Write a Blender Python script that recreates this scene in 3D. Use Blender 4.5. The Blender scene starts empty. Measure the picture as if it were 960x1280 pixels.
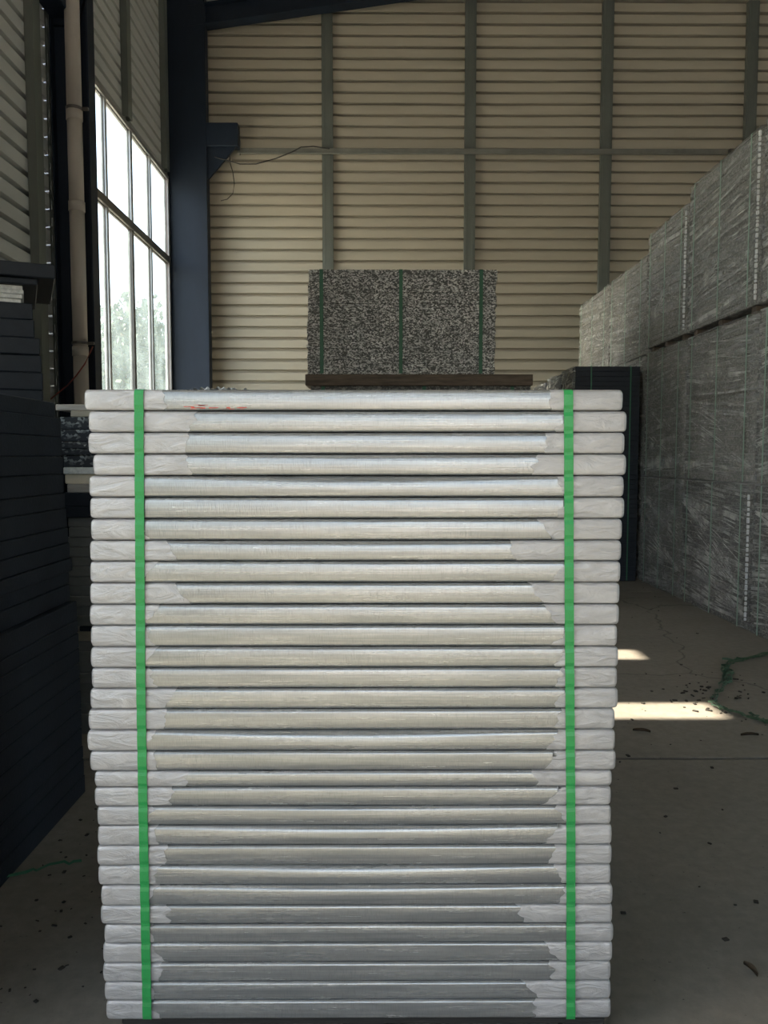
import bpy, bmesh, math, random
from mathutils import Vector, Matrix, noise as mnoise

random.seed(7)
R = math.radians
scene = bpy.context.scene
C = scene.collection

# ------------------------------------------------------------------ camera
CAM = Vector((0.0, 0.0, 1.37))
FPX = 1000.0
cam_d = bpy.data.cameras.new('camera')
cam_d.sensor_fit = 'HORIZONTAL'
cam_d.sensor_width = 36.0
cam_d.lens = 36.0 * FPX / 960.0
cam_d.clip_end = 300
cam = bpy.data.objects.new('camera', cam_d)
C.objects.link(cam)
cam.location = CAM
cam.rotation_euler = (R(90 - 3.9), 0, R(-0.286))
scene.camera = cam

# ------------------------------------------------------------------ sky, sun, exposure
SUN_EL = 45.0
world = bpy.data.worlds.new('world')
scene.world = world
world.use_nodes = True
wn = world.node_tree
wn.nodes.clear()
w_out = wn.nodes.new('ShaderNodeOutputWorld')
w_bg = wn.nodes.new('ShaderNodeBackground')
w_sky = wn.nodes.new('ShaderNodeTexSky')
w_sky.sky_type = 'NISHITA'
w_sky.sun_disc = False
w_sky.sun_elevation = R(SUN_EL)
w_sky.sun_rotation = R(270)
w_sky.air_density = 1.0
w_sky.dust_density = 2.5
w_sky.ozone_density = 1.0
w_bg.inputs['Strength'].default_value = 0.28
w_mix = wn.nodes.new('ShaderNodeMix')          # hazy, slightly warm daylight
w_mix.data_type = 'RGBA'
w_mix.blend_type = 'MULTIPLY'
w_mix.inputs[0].default_value = 1.0
w_mix.inputs[7].default_value = (1.08, 0.97, 0.90, 1)
wn.links.new(w_sky.outputs[0], w_mix.inputs[6])
wn.links.new(w_mix.outputs[2], w_bg.inputs['Color'])
wn.links.new(w_bg.outputs[0], w_out.inputs['Surface'])

sun_d = bpy.data.lights.new('sun', 'SUN')
sun_d.energy = 7.5
sun_d.angle = R(0.6)
sun_d.color = (1.0, 0.88, 0.70)
sun = bpy.data.objects.new('sun', sun_d)
C.objects.link(sun)
sun.location = (-20, 0, 25)
sun.rotation_euler = Vector((1, 0.0, -math.tan(R(SUN_EL)))).to_track_quat('-Z', 'Y').to_euler()


def portal(name, loc, rot, sx, sy):
    d = bpy.data.lights.new(name, 'AREA')
    d.shape = 'RECTANGLE'
    d.size = sx
    d.size_y = sy
    d.cycles.is_portal = True
    o = bpy.data.objects.new(name, d)
    o.location = loc
    o.rotation_euler = rot
    C.objects.link(o)


scene.view_settings.view_transform = 'Standard'
scene.view_settings.look = 'None'
scene.view_settings.gamma = 1.0
scene.view_settings.use_curve_mapping = False
scene.view_settings.exposure = 1.7

# ------------------------------------------------------------------ the place's dimensions
XL, XR = -3.75, 20.25          # side walls
YB, YF = 15.0, -10.0           # back wall, door wall
EAVE, RIDGE = 9.45, 11.1
DOOR = (-2.6, 5.4, 4.4)        # big open doorway behind the photographer
W1 = (10.0, 14.45, 1.2, 6.3)   # window in the left wall (y0, y1, z0, z1)
W2 = (-7.0, 0.6, 1.2, 6.3)  # unseen left window, added so sunlit floor reflects warmly in the pile
W3 = [(-8.2, -1.4, 1.2, 6.3), (1.4, 7.4, 1.2, 6.3), (8.4, 14.4, 1.2, 6.3)]   # unseen windows added in the right wall for fill light
SLOT1 = (4.12, 4.38, 4.55, 5.62)  # unseen openings added and sized to throw sun strips on the floor
SLOT2 = (5.36, 5.62, 4.55, 5.60)
portal('door_daylight', ((DOOR[0] + DOOR[1]) / 2, YF + 0.02, DOOR[2] / 2), (R(90), 0, 0), DOOR[1] - DOOR[0], DOOR[2])
for k, w in enumerate((W1, W2)):
    portal('window_daylight', (XL + 0.1, (w[0] + w[1]) / 2, (w[2] + w[3]) / 2), (R(90), 0, R(-90)), w[1] - w[0], w[3] - w[2])

for w in W3:
    portal('window_daylight', (XR - 0.1, (w[0] + w[1]) / 2, (w[2] + w[3]) / 2), (R(90), 0, R(90)), w[1] - w[0], w[3] - w[2])

CAM_M = cam.rotation_euler.to_matrix()


def at(x, y, Y):
    """world point seen at pixel (x, y) of the 960x1280 frame at world depth Y"""
    d = CAM_M @ Vector(((x - 480) / FPX, (640 - y) / FPX, -1.0))
    return CAM + d * (Y / d.y)


def on_floor(x, y, z=0.0):
    d = CAM_M @ Vector(((x - 480) / FPX, (640 - y) / FPX, -1.0))
    return CAM + d * ((z - CAM.z) / d.z)


# ------------------------------------------------------------------ materials
def new_mat(name):
    m = bpy.data.materials.new(name)
    m.use_nodes = True
    nt = m.node_tree
    b = nt.nodes['Principled BSDF']
    return m, nt, b


def coords(nt, scale, kind='Object', rot=(0, 0, 0), rand=False):
    tc = nt.nodes.new('ShaderNodeTexCoord')
    mp = nt.nodes.new('ShaderNodeMapping')
    mp.inputs['Scale'].default_value = scale
    mp.inputs['Rotation'].default_value = rot
    nt.links.new(tc.outputs[kind], mp.inputs['Vector'])
    if rand:                      # every board gets its own piece of the pattern
        oi = nt.nodes.new('ShaderNodeObjectInfo')
        mu = nt.nodes.new('ShaderNodeMath')
        mu.operation = 'MULTIPLY'
        mu.inputs[1].default_value = 97.0
        cx = nt.nodes.new('ShaderNodeCombineXYZ')
        nt.links.new(oi.outputs['Random'], mu.inputs[0])
        for q in range(3):
            nt.links.new(mu.outputs[0], cx.inputs[q])
        nt.links.new(cx.outputs[0], mp.inputs['Location'])
    return mp.outputs[0]


def noise_tex(nt, vec, scale, detail=4, rough=0.6, dist=0.0):
    n = nt.nodes.new('ShaderNodeTexNoise')
    n.inputs['Scale'].default_value = scale
    n.inputs['Detail'].default_value = detail
    n.inputs['Roughness'].default_value = rough
    n.inputs['Distortion'].default_value = dist
    nt.links.new(vec, n.inputs['Vector'])
    return n.outputs['Fac']


def ramp(nt, fac, stops):
    r = nt.nodes.new('ShaderNodeValToRGB')
    els = r.color_ramp.elements
    while len(els) < len(stops):
        els.new(0.5)
    for e, (p, c) in zip(els, stops):
        e.position = p
        e.color = (c[0], c[1], c[2], 1) if not isinstance(c, (int, float)) else (c, c, c, 1)
    nt.links.new(fac, r.inputs['Fac'])
    return r.outputs['Color']


def mix(nt, fac, a, b, mode='MIX'):
    m = nt.nodes.new('ShaderNodeMix')
    m.data_type = 'RGBA'
    m.blend_type = mode
    for sock, v in ((m.inputs[0], fac), (m.inputs[6], a), (m.inputs[7], b)):
        if isinstance(v, (int, float)):
            sock.default_value = v
        elif isinstance(v, tuple):
            sock.default_value = (v[0], v[1], v[2], 1)
        else:
            nt.links.new(v, sock)
    return m.outputs[2]


def bump(nt, b, fac, strength, dist=0.01):
    bp = nt.nodes.new('ShaderNodeBump')
    bp.inputs['Strength'].default_value = strength
    bp.inputs['Distance'].default_value = dist
    nt.links.new(fac, bp.inputs['Height'])
    nt.links.new(bp.outputs[0], b.inputs['Normal'])
    return bp


def painted(name, col, rough=0.5, metallic=0.0, var=0.18, scale=3.0, stretch=(1, 1, 1), bumpv=0.0, spec=0.5):
    m, nt, b = new_mat(name)
    v = coords(nt, stretch)
    n = noise_tex(nt, v, scale, 6, 0.65)
    lo = tuple(c * (1 - var) for c in col)
    hi = tuple(min(1, c * (1 + var)) for c in col)
    nt.links.new(ramp(nt, n, [(0.3, lo), (0.7, hi)]), b.inputs['Base Color'])
    b.inputs['Roughness'].default_value = rough
    b.inputs['Metallic'].default_value = metallic
    b.inputs['Specular IOR Level'].default_value = spec
    if bumpv:
        bump(nt, b, noise_tex(nt, v, scale * 6, 4), bumpv)
    return m


M = {}
M['beige_sheet'] = painted('beige_sheet', (0.405, 0.375, 0.31), 0.5, 0.0, 0.10, 0.8, (0.3, 0.3, 2))
M['left_sheet'] = painted('left_sheet', (0.47, 0.49, 0.49), 0.5, 0.0, 0.10, 0.8, (0.3, 0.3, 2))
M['steel_green'] = painted('steel_green', (0.115, 0.130, 0.120), 0.45, 0.0, 0.2, 2.0, (1, 1, 0.4))
M['steel_blue'] = painted('steel_blue', (0.009, 0.017, 0.033), 0.55, 0.0, 0.2, 2.0, (1, 1, 0.4), spec=0.3)
M['pipe_plastic'] = painted('pipe_plastic', (0.42, 0.39, 0.36), 0.45, 0.0, 0.12, 4.0, (1, 1, 0.3))
M['rail_zinc'] = painted('rail_zinc', (0.19, 0.195, 0.18), 0.45, 0.2, 0.15, 4.0)
M['frame_dark'] = painted('frame_dark', (0.10, 0.095, 0.09), 0.4, 0.2, 0.15, 4.0)
M['frame_alu'] = painted('frame_alu', (0.36, 0.36, 0.36), 0.35, 0.5, 0.12, 4.0)
M['roof_sheet'] = painted('roof_sheet', (0.42, 0.42, 0.40), 0.6, 0.0, 0.1, 1.0)
M['black_wire'] = painted('black_wire', (0.02, 0.02, 0.02), 0.5, 0, 0.1, 5)
M['red_wire'] = painted('red_wire', (0.22, 0.05, 0.04), 0.5, 0, 0.1, 5)
M['pallet_wood'] = painted('pallet_wood', (0.022, 0.020, 0.018), 0.7, 0, 0.4, 8, (0.4, 4, 4), 0.3)
M['plank_wood'] = painted('plank_wood', (0.12, 0.09, 0.065), 0.7, 0, 0.5, 6, (0.6, 5, 5), 0.3)
M['plank_grey'] = painted('plank_grey', (0.42, 0.395, 0.36), 0.7, 0, 0.3, 6, (0.6, 5, 5), 0.3)
M['cream_board'] = painted('cream_board', (0.78, 0.69, 0.53), 0.7, 0, 0.15, 9)
M['white_board'] = painted('white_board', (0.75, 0.75, 0.72), 0.6, 0, 0.25, 40)
M['grey_slat'] = painted('grey_slat', (0.21, 0.215, 0.21), 0.45, 0.2, 0.25, 5, (0.5, 2, 2))
M['tan_slat'] = painted('tan_slat', (0.36, 0.32, 0.25), 0.55, 0, 0.25, 5, (0.5, 2, 2))
M['ground'] = painted('ground', (0.40, 0.36, 0.30), 0.9, 0, 0.2, 0.6)
M['bark'] = painted('bark', (0.12, 0.09, 0.06), 0.9, 0, 0.3, 6)
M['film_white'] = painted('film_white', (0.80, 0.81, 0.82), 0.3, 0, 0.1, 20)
M['debris'] = painted('debris', (0.03, 0.027, 0.022), 0.9, 0, 0.5, 30)
M['red_paint'] = painted('red_paint', (0.55, 0.05, 0.03), 0.5, 0, 0.3, 60)
M['dead_leaf'] = painted('dead_leaf', (0.05, 0.035, 0.02), 0.8, 0, 0.4, 30)


def mk_black():
    m, nt, b = new_mat('black_board')
    v = coords(nt, (1, 1, 1))
    n1 = noise_tex(nt, v, 4, 6, 0.7)
    n2 = noise_tex(nt, v, 70, 3, 0.7)
    c = ramp(nt, n1, [(0.3, (0.010, 0.014, 0.022)), (0.75, (0.022, 0.029, 0.042))])
    c = mix(nt, ramp(nt, n2, [(0.66, 0.0), (0.76, 0.5)]), c, (0.08, 0.09, 0.105))
    nt.links.new(c, b.inputs['Base Color'])
    b.inputs['Roughness'].default_value = 0.55
    b.inputs['Specular IOR Level'].default_value = 0.35
    bump(nt, b, n2, 0.25, 0.004)
    return m


M['black_board'] = mk_black()


def mk_speckle(name, dark, light, scale, amount, layer=30.0):
    m, nt, b = new_mat(name)
    v = coords(nt, (1, 1, 1.5))
    vo = nt.nodes.new('ShaderNodeTexVoronoi')
    vo.inputs['Scale'].default_value = scale
    nt.links.new(v, vo.inputs['Vector'])
    sep = nt.nodes.new('ShaderNodeSeparateColor')
    nt.links.new(vo.outputs['Color'], sep.inputs[0])
    n = noise_tex(nt, v, scale * 0.16, 3)
    flake = ramp(nt, sep.outputs[0], [(amount, 0.0), (min(0.99, amount + 0.35), 1.0)])
    c = mix(nt, flake, dark, light)
    c = mix(nt, ramp(nt, n, [(0.3, 0.55), (0.7, 0.0)]), c, dark)
    nt.links.new(c, b.inputs['Base Color'])
    b.inputs['Roughness'].default_value = 0.8
    bump(nt, b, sep.outputs[1], 0.5, 0.01)
    return m


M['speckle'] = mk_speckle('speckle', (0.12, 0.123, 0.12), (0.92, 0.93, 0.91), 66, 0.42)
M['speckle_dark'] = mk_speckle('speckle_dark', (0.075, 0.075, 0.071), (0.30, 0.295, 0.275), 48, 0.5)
M['speckle_wrap'] = mk_speckle('speckle_wrap', (0.175, 0.172, 0.16), (0.40, 0.39, 0.365), 48, 0.40)
M['speckle_near'] = mk_speckle('speckle_near', (0.03, 0.033, 0.04), (0.42, 0.45, 0.44), 60, 0.60)


def mk_metal():
    m, nt, b = new_mat('galvanised')
    streak = noise_tex(nt, coords(nt, (1.6, 60, 170), rand=True), 1.6, 7, 0.7)
    tick = noise_tex(nt, coords(nt, (420, 30, 60), rand=True), 1.0, 2, 0.5)
    blot = noise_tex(nt, coords(nt, (3.0, 20, 60), rand=True), 1.0, 6, 0.6, 0.2)
    spang = noise_tex(nt, coords(nt, (60, 60, 120), rand=True), 1.0, 4, 0.7)
    c = ramp(nt, streak, [(0.28, (0.31, 0.322, 0.33)), (0.50, (0.46, 0.468, 0.472)), (0.72, (0.58, 0.58, 0.578))])
    c = mix(nt, ramp(nt, blot, [(0.46, 0.0), (0.62, 0.55)]), c, (0.29, 0.31, 0.325))
    c = mix(nt, ramp(nt, spang, [(0.62, 0.0), (0.78, 0.22)]), c, (0.66, 0.66, 0.65))
    c = mix(nt, ramp(nt, tick, [(0.5, 0.0), (0.72, 0.40)]), c, (0.28, 0.28, 0.28))
    nt.links.new(c, b.inputs['Base Color'])
    b.inputs['Metallic'].default_value = 0.66
    nt.links.new(ramp(nt, blot, [(0.35, 0.30), (0.65, 0.20)]), b.inputs['Roughness'])
    addn = nt.nodes.new('ShaderNodeMath')
    addn.operation = 'ADD'
    nt.links.new(streak, addn.inputs[0])
    nt.links.new(tick, addn.inputs[1])
    bump(nt, b, addn.outputs[0], 0.25, 0.0016)
    return m


M['metal'] = mk_metal()


def mk_wrap():
    m, nt, b = new_mat('end_coating')
    v = coords(nt, (14, 40, 40), rot=(0, 0.35, 0), rand=True)
    n = noise_tex(nt, v, 1.0, 6, 0.6, 1.2)
    v2 = coords(nt, (40, 40, 40), rand=True)
    n2 = noise_tex(nt, v2, 1.0, 5, 0.7)
    c = ramp(nt, n, [(0.3, (0.43, 0.42, 0.425)), (0.6, (0.54, 0.528, 0.532)), (0.8, (0.66, 0.65, 0.65))])
    c = mix(nt, ramp(nt, n2, [(0.58, 0.0), (0.8, 0.5)]), c, (0.33, 0.32, 0.33))
    nt.links.new(c, b.inputs['Base Color'])
    b.inputs['Metallic'].default_value = 0.35
    b.inputs['Roughness'].default_value = 0.42
    bump(nt, b, n, 0.8, 0.006)
    return m


M['wrap_end'] = mk_wrap()


def mk_strap(name, col, rough=0.35):
    m, nt, b = new_mat(name)
    v = coords(nt, (60, 60, 60))
    n = noise_tex(nt, v, 6, 2)
    nt.links.new(ramp(nt, n, [(0.3, tuple(c * 0.85 for c in col)), (0.7, col)]), b.inputs['Base Color'])
    b.inputs['Roughness'].default_value = rough
    b.inputs['Transmission Weight'].default_value = 0.0
    bump(nt, b, n, 0.15, 0.001)
    return m


M['strap'] = mk_strap('strap', (0.035, 0.36, 0.095))
M['strap_dull'] = mk_strap('strap_dull', (0.035, 0.15, 0.085), 0.5)
M['strap_olive'] = mk_strap('strap_olive', (0.05, 0.11, 0.06), 0.5)
M['strap_pale'] = mk_strap('strap_pale', (0.30, 0.44, 0.35), 0.4)


def mk_film():
    m, nt, b = new_mat('stretch_film')
    out = nt.nodes['Material Output']
    v = coords(nt, (1, 1.4, 24), rot=(0.22, 0, 0))
    n = noise_tex(nt, v, 1.2, 5, 0.65, 0.8)
    b.inputs['Base Color'].default_value = (0.55, 0.55, 0.53, 1)
    b.inputs['Roughness'].default_value = 0.28
    bump(nt, b, n, 0.6, 0.02)
    tr = nt.nodes.new('ShaderNodeBsdfTransparent')
    ms = nt.nodes.new('ShaderNodeMixShader')
    f = ramp(nt, n, [(0.38, 0.14), (0.55, 0.34), (0.66, 0.62)])
    nt.links.new(f, ms.inputs[0])
    nt.links.new(tr.outputs[0], ms.inputs[1])
    nt.links.new(b.outputs[0], ms.inputs[2])
    nt.links.new(ms.outputs[0], out.inputs['Surface'])
    return m


M['film'] = mk_film()


def mk_crease():
    m, nt, b = new_mat('film_crease')
    out = nt.nodes['Material Output']
    b.inputs['Base Color'].default_value = (0.80, 0.80, 0.77, 1)
    b.inputs['Roughness'].default_value = 0.22
    tr = nt.nodes.new('ShaderNodeBsdfTransparent')
    ms = nt.nodes.new('ShaderNodeMixShader')
    v = coords(nt, (6, 6, 6))
    nt.links.new(ramp(nt, noise_tex(nt, v, 1.0, 3), [(0.35, 0.10), (0.65, 0.80)]), ms.inputs[0])
    nt.links.new(tr.outputs[0], ms.inputs[1])
    nt.links.new(b.outputs[0], ms.inputs[2])
    nt.links.new(ms.outputs[0], out.inputs['Surface'])
    return m


M['crease'] = mk_crease()


def mk_glass():
    m, nt, b = new_mat('dusty_glass')
    out = nt.nodes['Material Output']
    tr = nt.nodes.new('ShaderNodeBsdfTransparent')
    tr.inputs[0].default_value = (0.93, 0.97, 0.95, 1)
    gl = nt.nodes.new('ShaderNodeBsdfGlossy')
    gl.inputs['Roughness'].default_value = 0.05
    tl = nt.nodes.new('ShaderNodeBsdfTranslucent')
    tl.inputs[0].default_value = (0.70, 0.88, 0.95, 1)
    ms = nt.nodes.new('ShaderNodeMixShader')
    ms2 = nt.nodes.new('ShaderNodeMixShader')
    v = coords(nt, (1, 1, 1))
    nt.links.new(ramp(nt, noise_tex(nt, v, 2.0, 4), [(0.3, 0.02), (0.7, 0.06)]), ms2.inputs[0])
    ms.inputs[0].default_value = 0.05
    nt.links.new(tr.outputs[0], ms.inputs[1])
    nt.links.new(gl.outputs[0], ms.inputs[2])
    nt.links.new(ms.outputs[0], ms2.inputs[1])
    nt.links.new(tl.outputs[0], ms2.inputs[2])
    nt.links.new(ms2.outputs[0], out.inputs['Surface'])
    return m


M['glass'] = mk_glass()


def mk_concrete():
    m, nt, b = new_mat('concrete')
    v = coords(nt, (1, 1, 1), 'Generated' if False else 'Object')
    big = noise_tex(nt, v, 0.8, 6, 0.65, 0.4)
    fine = noise_tex(nt, v, 22, 6, 0.7)
    spk = noise_tex(nt, v, 55, 2, 0.6)
    c = ramp(nt, big, [(0.25, (0.19, 0.174, 0.148)), (0.55, (0.25, 0.231, 0.198)), (0.8, (0.30, 0.279, 0.242))])
    c = mix(nt, ramp(nt, fine, [(0.35, 0.35), (0.65, 0.0)]), c, (0.11, 0.10, 0.085))
    c = mix(nt, ramp(nt, spk, [(0.70, 0.0), (0.76, 0.7)]), c, (0.022, 0.02, 0.017))
    # hairline cracks
    wv = nt.nodes.new('ShaderNodeVectorMath')
    wv.operation = 'ADD'
    nz = nt.nodes.new('ShaderNodeTexNoise')
    nz.inputs['Scale'].default_value = 3.0
    nz.inputs['Detail'].default_value = 5
    nt.links.new(v, nz.inputs['Vector'])
    sc = nt.nodes.new('ShaderNodeVectorMath')
    sc.operation = 'SCALE'
    sc.inputs['Scale'].default_value = 0.35
    nt.links.new(nz.outputs['Color'], sc.inputs[0])
    nt.links.new(v, wv.inputs[0])
    nt.links.new(sc.outputs[0], wv.inputs[1])
    vo = nt.nodes.new('ShaderNodeTexVoronoi')
    vo.feature = 'DISTANCE_TO_EDGE'
    vo.inputs['Scale'].default_value = 0.34
    nt.links.new(wv.outputs[0], vo.inputs['Vector'])
    cr = ramp(nt, vo.outputs['Distance'], [(0.0, 0.6), (0.003, 0.0)])
    c = mix(nt, cr, c, (0.02, 0.018, 0.015))
    nt.links.new(c, b.inputs['Base Color'])
    b.inputs['Roughness'].default_value = 0.72
    b.inputs['Specular IOR Level'].default_value = 0.35
    bump(nt, b, fine, 0.3, 0.006)
    return m


M['concrete'] = mk_concrete()


def mk_leaf():
    m, nt, b = new_mat('leaf')
    info = nt.nodes.new('ShaderNodeTexCoord')
    n = noise_tex(nt, info.outputs['Object'], 2.5, 3)
    nt.links.new(ramp(nt, n, [(0.3, (0.010, 0.026, 0.014)), (0.7, (0.028, 0.066, 0.034))]), b.inputs['Base Color'])
    b.inputs['Roughness'].default_value = 0.6
    return m


M['leaf'] = mk_leaf()


# ------------------------------------------------------------------ building blocks
class MB:
    def __init__(self):
        self.v, self.f = [], []

    def quad(self, a, b, c, d):
        i = len(self.v)
        self.v += [Vector(a), Vector(b), Vector(c), Vector(d)]
        self.f.append((i, i + 1, i + 2, i + 3))
        return self

    def hex(self, p):
        i = len(self.v)
        self.v += [Vector(q) for q in p]
        for f in ((0, 3, 2, 1), (4, 5, 6, 7), (0, 1, 5, 4), (1, 2, 6, 5), (2, 3, 7, 6), (3, 0, 4, 7)):
            self.f.append(tuple(i + k for k in f))
        return self

    def box(self, x0, x1, y0, y1, z0, z1):
        return self.hex([(x0, y0, z0), (x1, y0, z0), (x1, y1, z0), (x0, y1, z0),
                         (x0, y0, z1), (x1, y0, z1), (x1, y1, z1), (x0, y1, z1)])

    def cbox(self, x0, x1, y0, y1, z0, z1, c=0.004, M4=None):
        """box with chamfered edges"""
        lo, hi = (x0, y0, z0), (x1, y1, z1)
        bm = bmesh.new()
        for sx in (0, 1):
            for sy in (0, 1):
                for sz in (0, 1):
                    s = (sx, sy, sz)
                    for ax in range(3):
                        p = []
                        for k in range(3):
                            q = hi[k] if s[k] else lo[k]
                            if k != ax:
                                q += -c if s[k] else c
                            p.append(q)
                        p = Vector(p)
                        bm.verts.new(M4 @ p if M4 else p)
        bmesh.ops.convex_hull(bm, input=bm.verts[:])
        bm.verts.index_update()
        i = len(self.v)
        bm.verts.ensure_lookup_table()
        self.v += [v.co.copy() for v in bm.verts]
        self.f += [tuple(i + v.index for v in f.verts) for f in bm.faces]
        bm.free()
        return self

    def tube(self, pts, r, n=8, caps=True):
        pts = [Vector(p) for p in pts]
        base = len(self.v)
        for k, p in enumerate(pts):
            t = (pts[min(k + 1, len(pts) - 1)] - pts[max(k - 1, 0)]).normalized()
            up = Vector((0, 0, 1)) if abs(t.z) < 0.9 else Vector((1, 0, 0))
            a = t.cross(up).normalized()
            b_ = t.cross(a)
            rr = r[k] if isinstance(r, (list, tuple)) else r
            for j in range(n):
                an = 2 * math.pi * j / n
                self.v.append(p + a * (rr * math.cos(an)) + b_ * (rr * math.sin(an)))
        for k in range(len(pts) - 1):
            for j in range(n):
                self.f.append((base + k * n + j, base + k * n + (j + 1) % n,
                               base + (k + 1) * n + (j + 1) % n, base + (k + 1) * n + j))
        if caps:
            self.f.append(tuple(base + j for j in range(n))[::-1])
            self.f.append(tuple(base + (len(pts) - 1) * n + j for j in range(n)))
        return self

    def ribbon(self, pts, side, w, t):
        """flat strip of width w (along side) and thickness t following pts"""
        pts = [Vector(p) for p in pts]
        base = len(self.v)
        for k, p in enumerate(pts):
            tg = (pts[min(k + 1, len(pts) - 1)] - pts[max(k - 1, 0)]).normalized()
            s = Vector(side)
            s = (s - tg * s.dot(tg)).normalized()
            nn = tg.cross(s)
            for a, b_ in ((-1, -1), (1, -1), (1, 1), (-1, 1)):
                self.v.append(p + s * (a * w / 2) + nn * (b_ * t / 2))
        for k in range(len(pts) - 1):
            for j in range(4):
                self.f.append((base + k * 4 + j, base + k * 4 + (j + 1) % 4,
                               base + (k + 1) * 4 + (j + 1) % 4, base + (k + 1) * 4 + j))
        self.f.append((base + 3, base + 2, base + 1, base))
        e = base + (len(pts) - 1) * 4
        self.f.append((e, e + 1, e + 2, e + 3))
        return self

    def build(self, name, mat, parent=None, origin=None, smooth=False, fix=True):
        if origin is None:
            origin = parent.matrix_world.translation if False else (Vector(parent['_o']) if parent is not None and '_o' in parent else Vector((0, 0, 0)))
        origin = Vector(origin)
        me = bpy.data.meshes.new(name)
        me.from_pydata([v - origin for v in self.v], [], self.f)
        if fix:
            bm = bmesh.new()
            bm.from_mesh(me)
            bmesh.ops.recalc_face_normals(bm, faces=bm.faces[:])
            bm.to_mesh(me)
            bm.free()
        me.materials.append(M[mat] if isinstance(mat, str) else mat)
        if smooth:
            me.polygons.foreach_set('use_smooth', [True] * len(me.polygons))
        o = bpy.data.objects.new(name, me)
        C.objects.link(o)
        if parent is not None:
            o.parent = parent
        else:
            o.location = origin
        return o


def tag(o, label=None, cat=None, group=None, kind=None):
    if label:
        o['label'] = label
    if cat:
        o['category'] = cat
    if group:
        o['group'] = group
    if kind:
        o['kind'] = kind
    return o


def thing(name, loc, label, cat, group=None, kind=None):
    o = bpy.data.objects.new(name, None)
    o.empty_display_size = 0.1
    C.objects.link(o)
    o.location = loc
    o['_o'] = list(loc)
    return tag(o, label, cat, group, kind)


ORD = ['topmost', 'second', 'third', 'fourth', 'fifth', 'sixth', 'seventh', 'eighth', 'ninth', 'tenth', 'eleventh',
       'twelfth', 'thirteenth', 'fourteenth', 'fifteenth', 'sixteenth', 'seventeenth', 'eighteenth', 'nineteenth',
       'twentieth', 'twenty-first', 'twenty-second', 'twenty-third', 'twenty-fourth', 'twenty-fifth', 'twenty-sixth',
       'twenty-seventh', 'twenty-eighth', 'twenty-ninth', 'thirtieth', 'thirty-first', 'thirty-second', 'thirty-third',
       'thirty-fourth', 'thirty-fifth', 'thirty-sixth']

# ------------------------------------------------------------------ the setting
# floor: concrete bays with sawn joints
fl = MB().box(XL - 0.1, XR + 0.1, YF - 0.3, YB + 0.1, -0.3, -0.04).build('floor', 'debris')
tag(fl, 'dusty grey concrete floor with joints and cracks', 'floor', kind='structure')
fl['_o'] = [0, 0, 0]
fx = [XL - 0.1, 0.45, 5.2, 10.2, 15.2, XR + 0.1]
fy = [YF - 0.3, -5.6, -1.02, 3.56, 8.1, 12.0, YB + 0.1]
for i in range(len(fx) - 1):
    for j in range(len(fy) - 1):
        g = 0.012
        MB().cbox(fx[i] + g, fx[i + 1] - g, fy[j] + g, fy[j + 1] - g, -0.04, 0.0, 0.003).build('concrete_slab', 'concrete', fl)

gr = MB().box(-60, 70, -70, 80, -0.35, -0.31).build('ground', 'ground')
tag(gr, 'pale dusty yard ground outside the building', 'ground', kind='structure')

PITCH = 0.2


def prof_breaks(z0, z1, off):
    zs = [z0]
    k = math.floor((z0 - off) / PITCH) - 1
    while off + k * PITCH < z1:
        for u in (0.0, 0.138, 0.146, 0.192):
            z = off + k * PITCH + u
            if z0 + 1e-4 < z < z1 - 1e-4:
                zs.append(z)
        k += 1
    zs.append(z1)
    return zs


def prof_depth(z, off):
    u = (z - off) % PITCH
    if u < 0.138:
        return 0.0
    if u < 0.146:
        return 0.085 * (u - 0.138) / 0.008
    if u < 0.192:
        return 0.085
    return 0.085 * (PITCH - u) / 0.008


def sheets(parent, side, u0, u1, z0, z1, mat, rowh=1.2, off=0.0, jit=True):
    """rows of ribbed cladding sheet, each sheet lapping the one below"""
    z = z0
    # rows start on the common row grid
    first = math.floor((z0 - off) / rowh) + 1
    cuts = [z0] + [off + k * rowh for k in range(first, first + 20) if off + k * rowh < z1 - 0.05] + [z1]
    for a, b in zip(cuts[:-1], cuts[1:]):
        top = min(b + 0.03, z1)
        j = random.uniform(-0.004, 0.004) if jit else 0
        tilt = random.uniform(-0.005, 0.005) if jit else 0
        mb = MB()
        zs = prof_breaks(a, top, off)
        cols = [u0, (u0 + u1) / 2, u1]
        base = 0
        for z_ in zs:
            d = prof_depth(z_, off) + (0.004 if z_ > b + 0.001 else 0.0)
            for ci, u in enumerate(cols):
                zz = z_ + j + tilt * (ci - 1)
                if z_ == z0 or z_ == z1:
                    zz = z_
                if side == 'back':
                    mb.v.append(Vector((u, YB + d, zz)))
                elif side == 'left':
                    mb.v.append(Vector((XL - d, u, zz)))
                elif side == 'right':
                    mb.v.append(Vector((XR + d, u, zz)))
                else:
                    mb.v.append(Vector((u, YF - d, zz)))
        n = len(cols)
        for r in range(len(zs) - 1):
            for c in range(n - 1):
                mb.f.append((r * n + c, r * n + c + 1, (r + 1) * n + c + 1, (r + 1) * n + c))
        mb.build('cladding_sheet', mat, parent)


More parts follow.
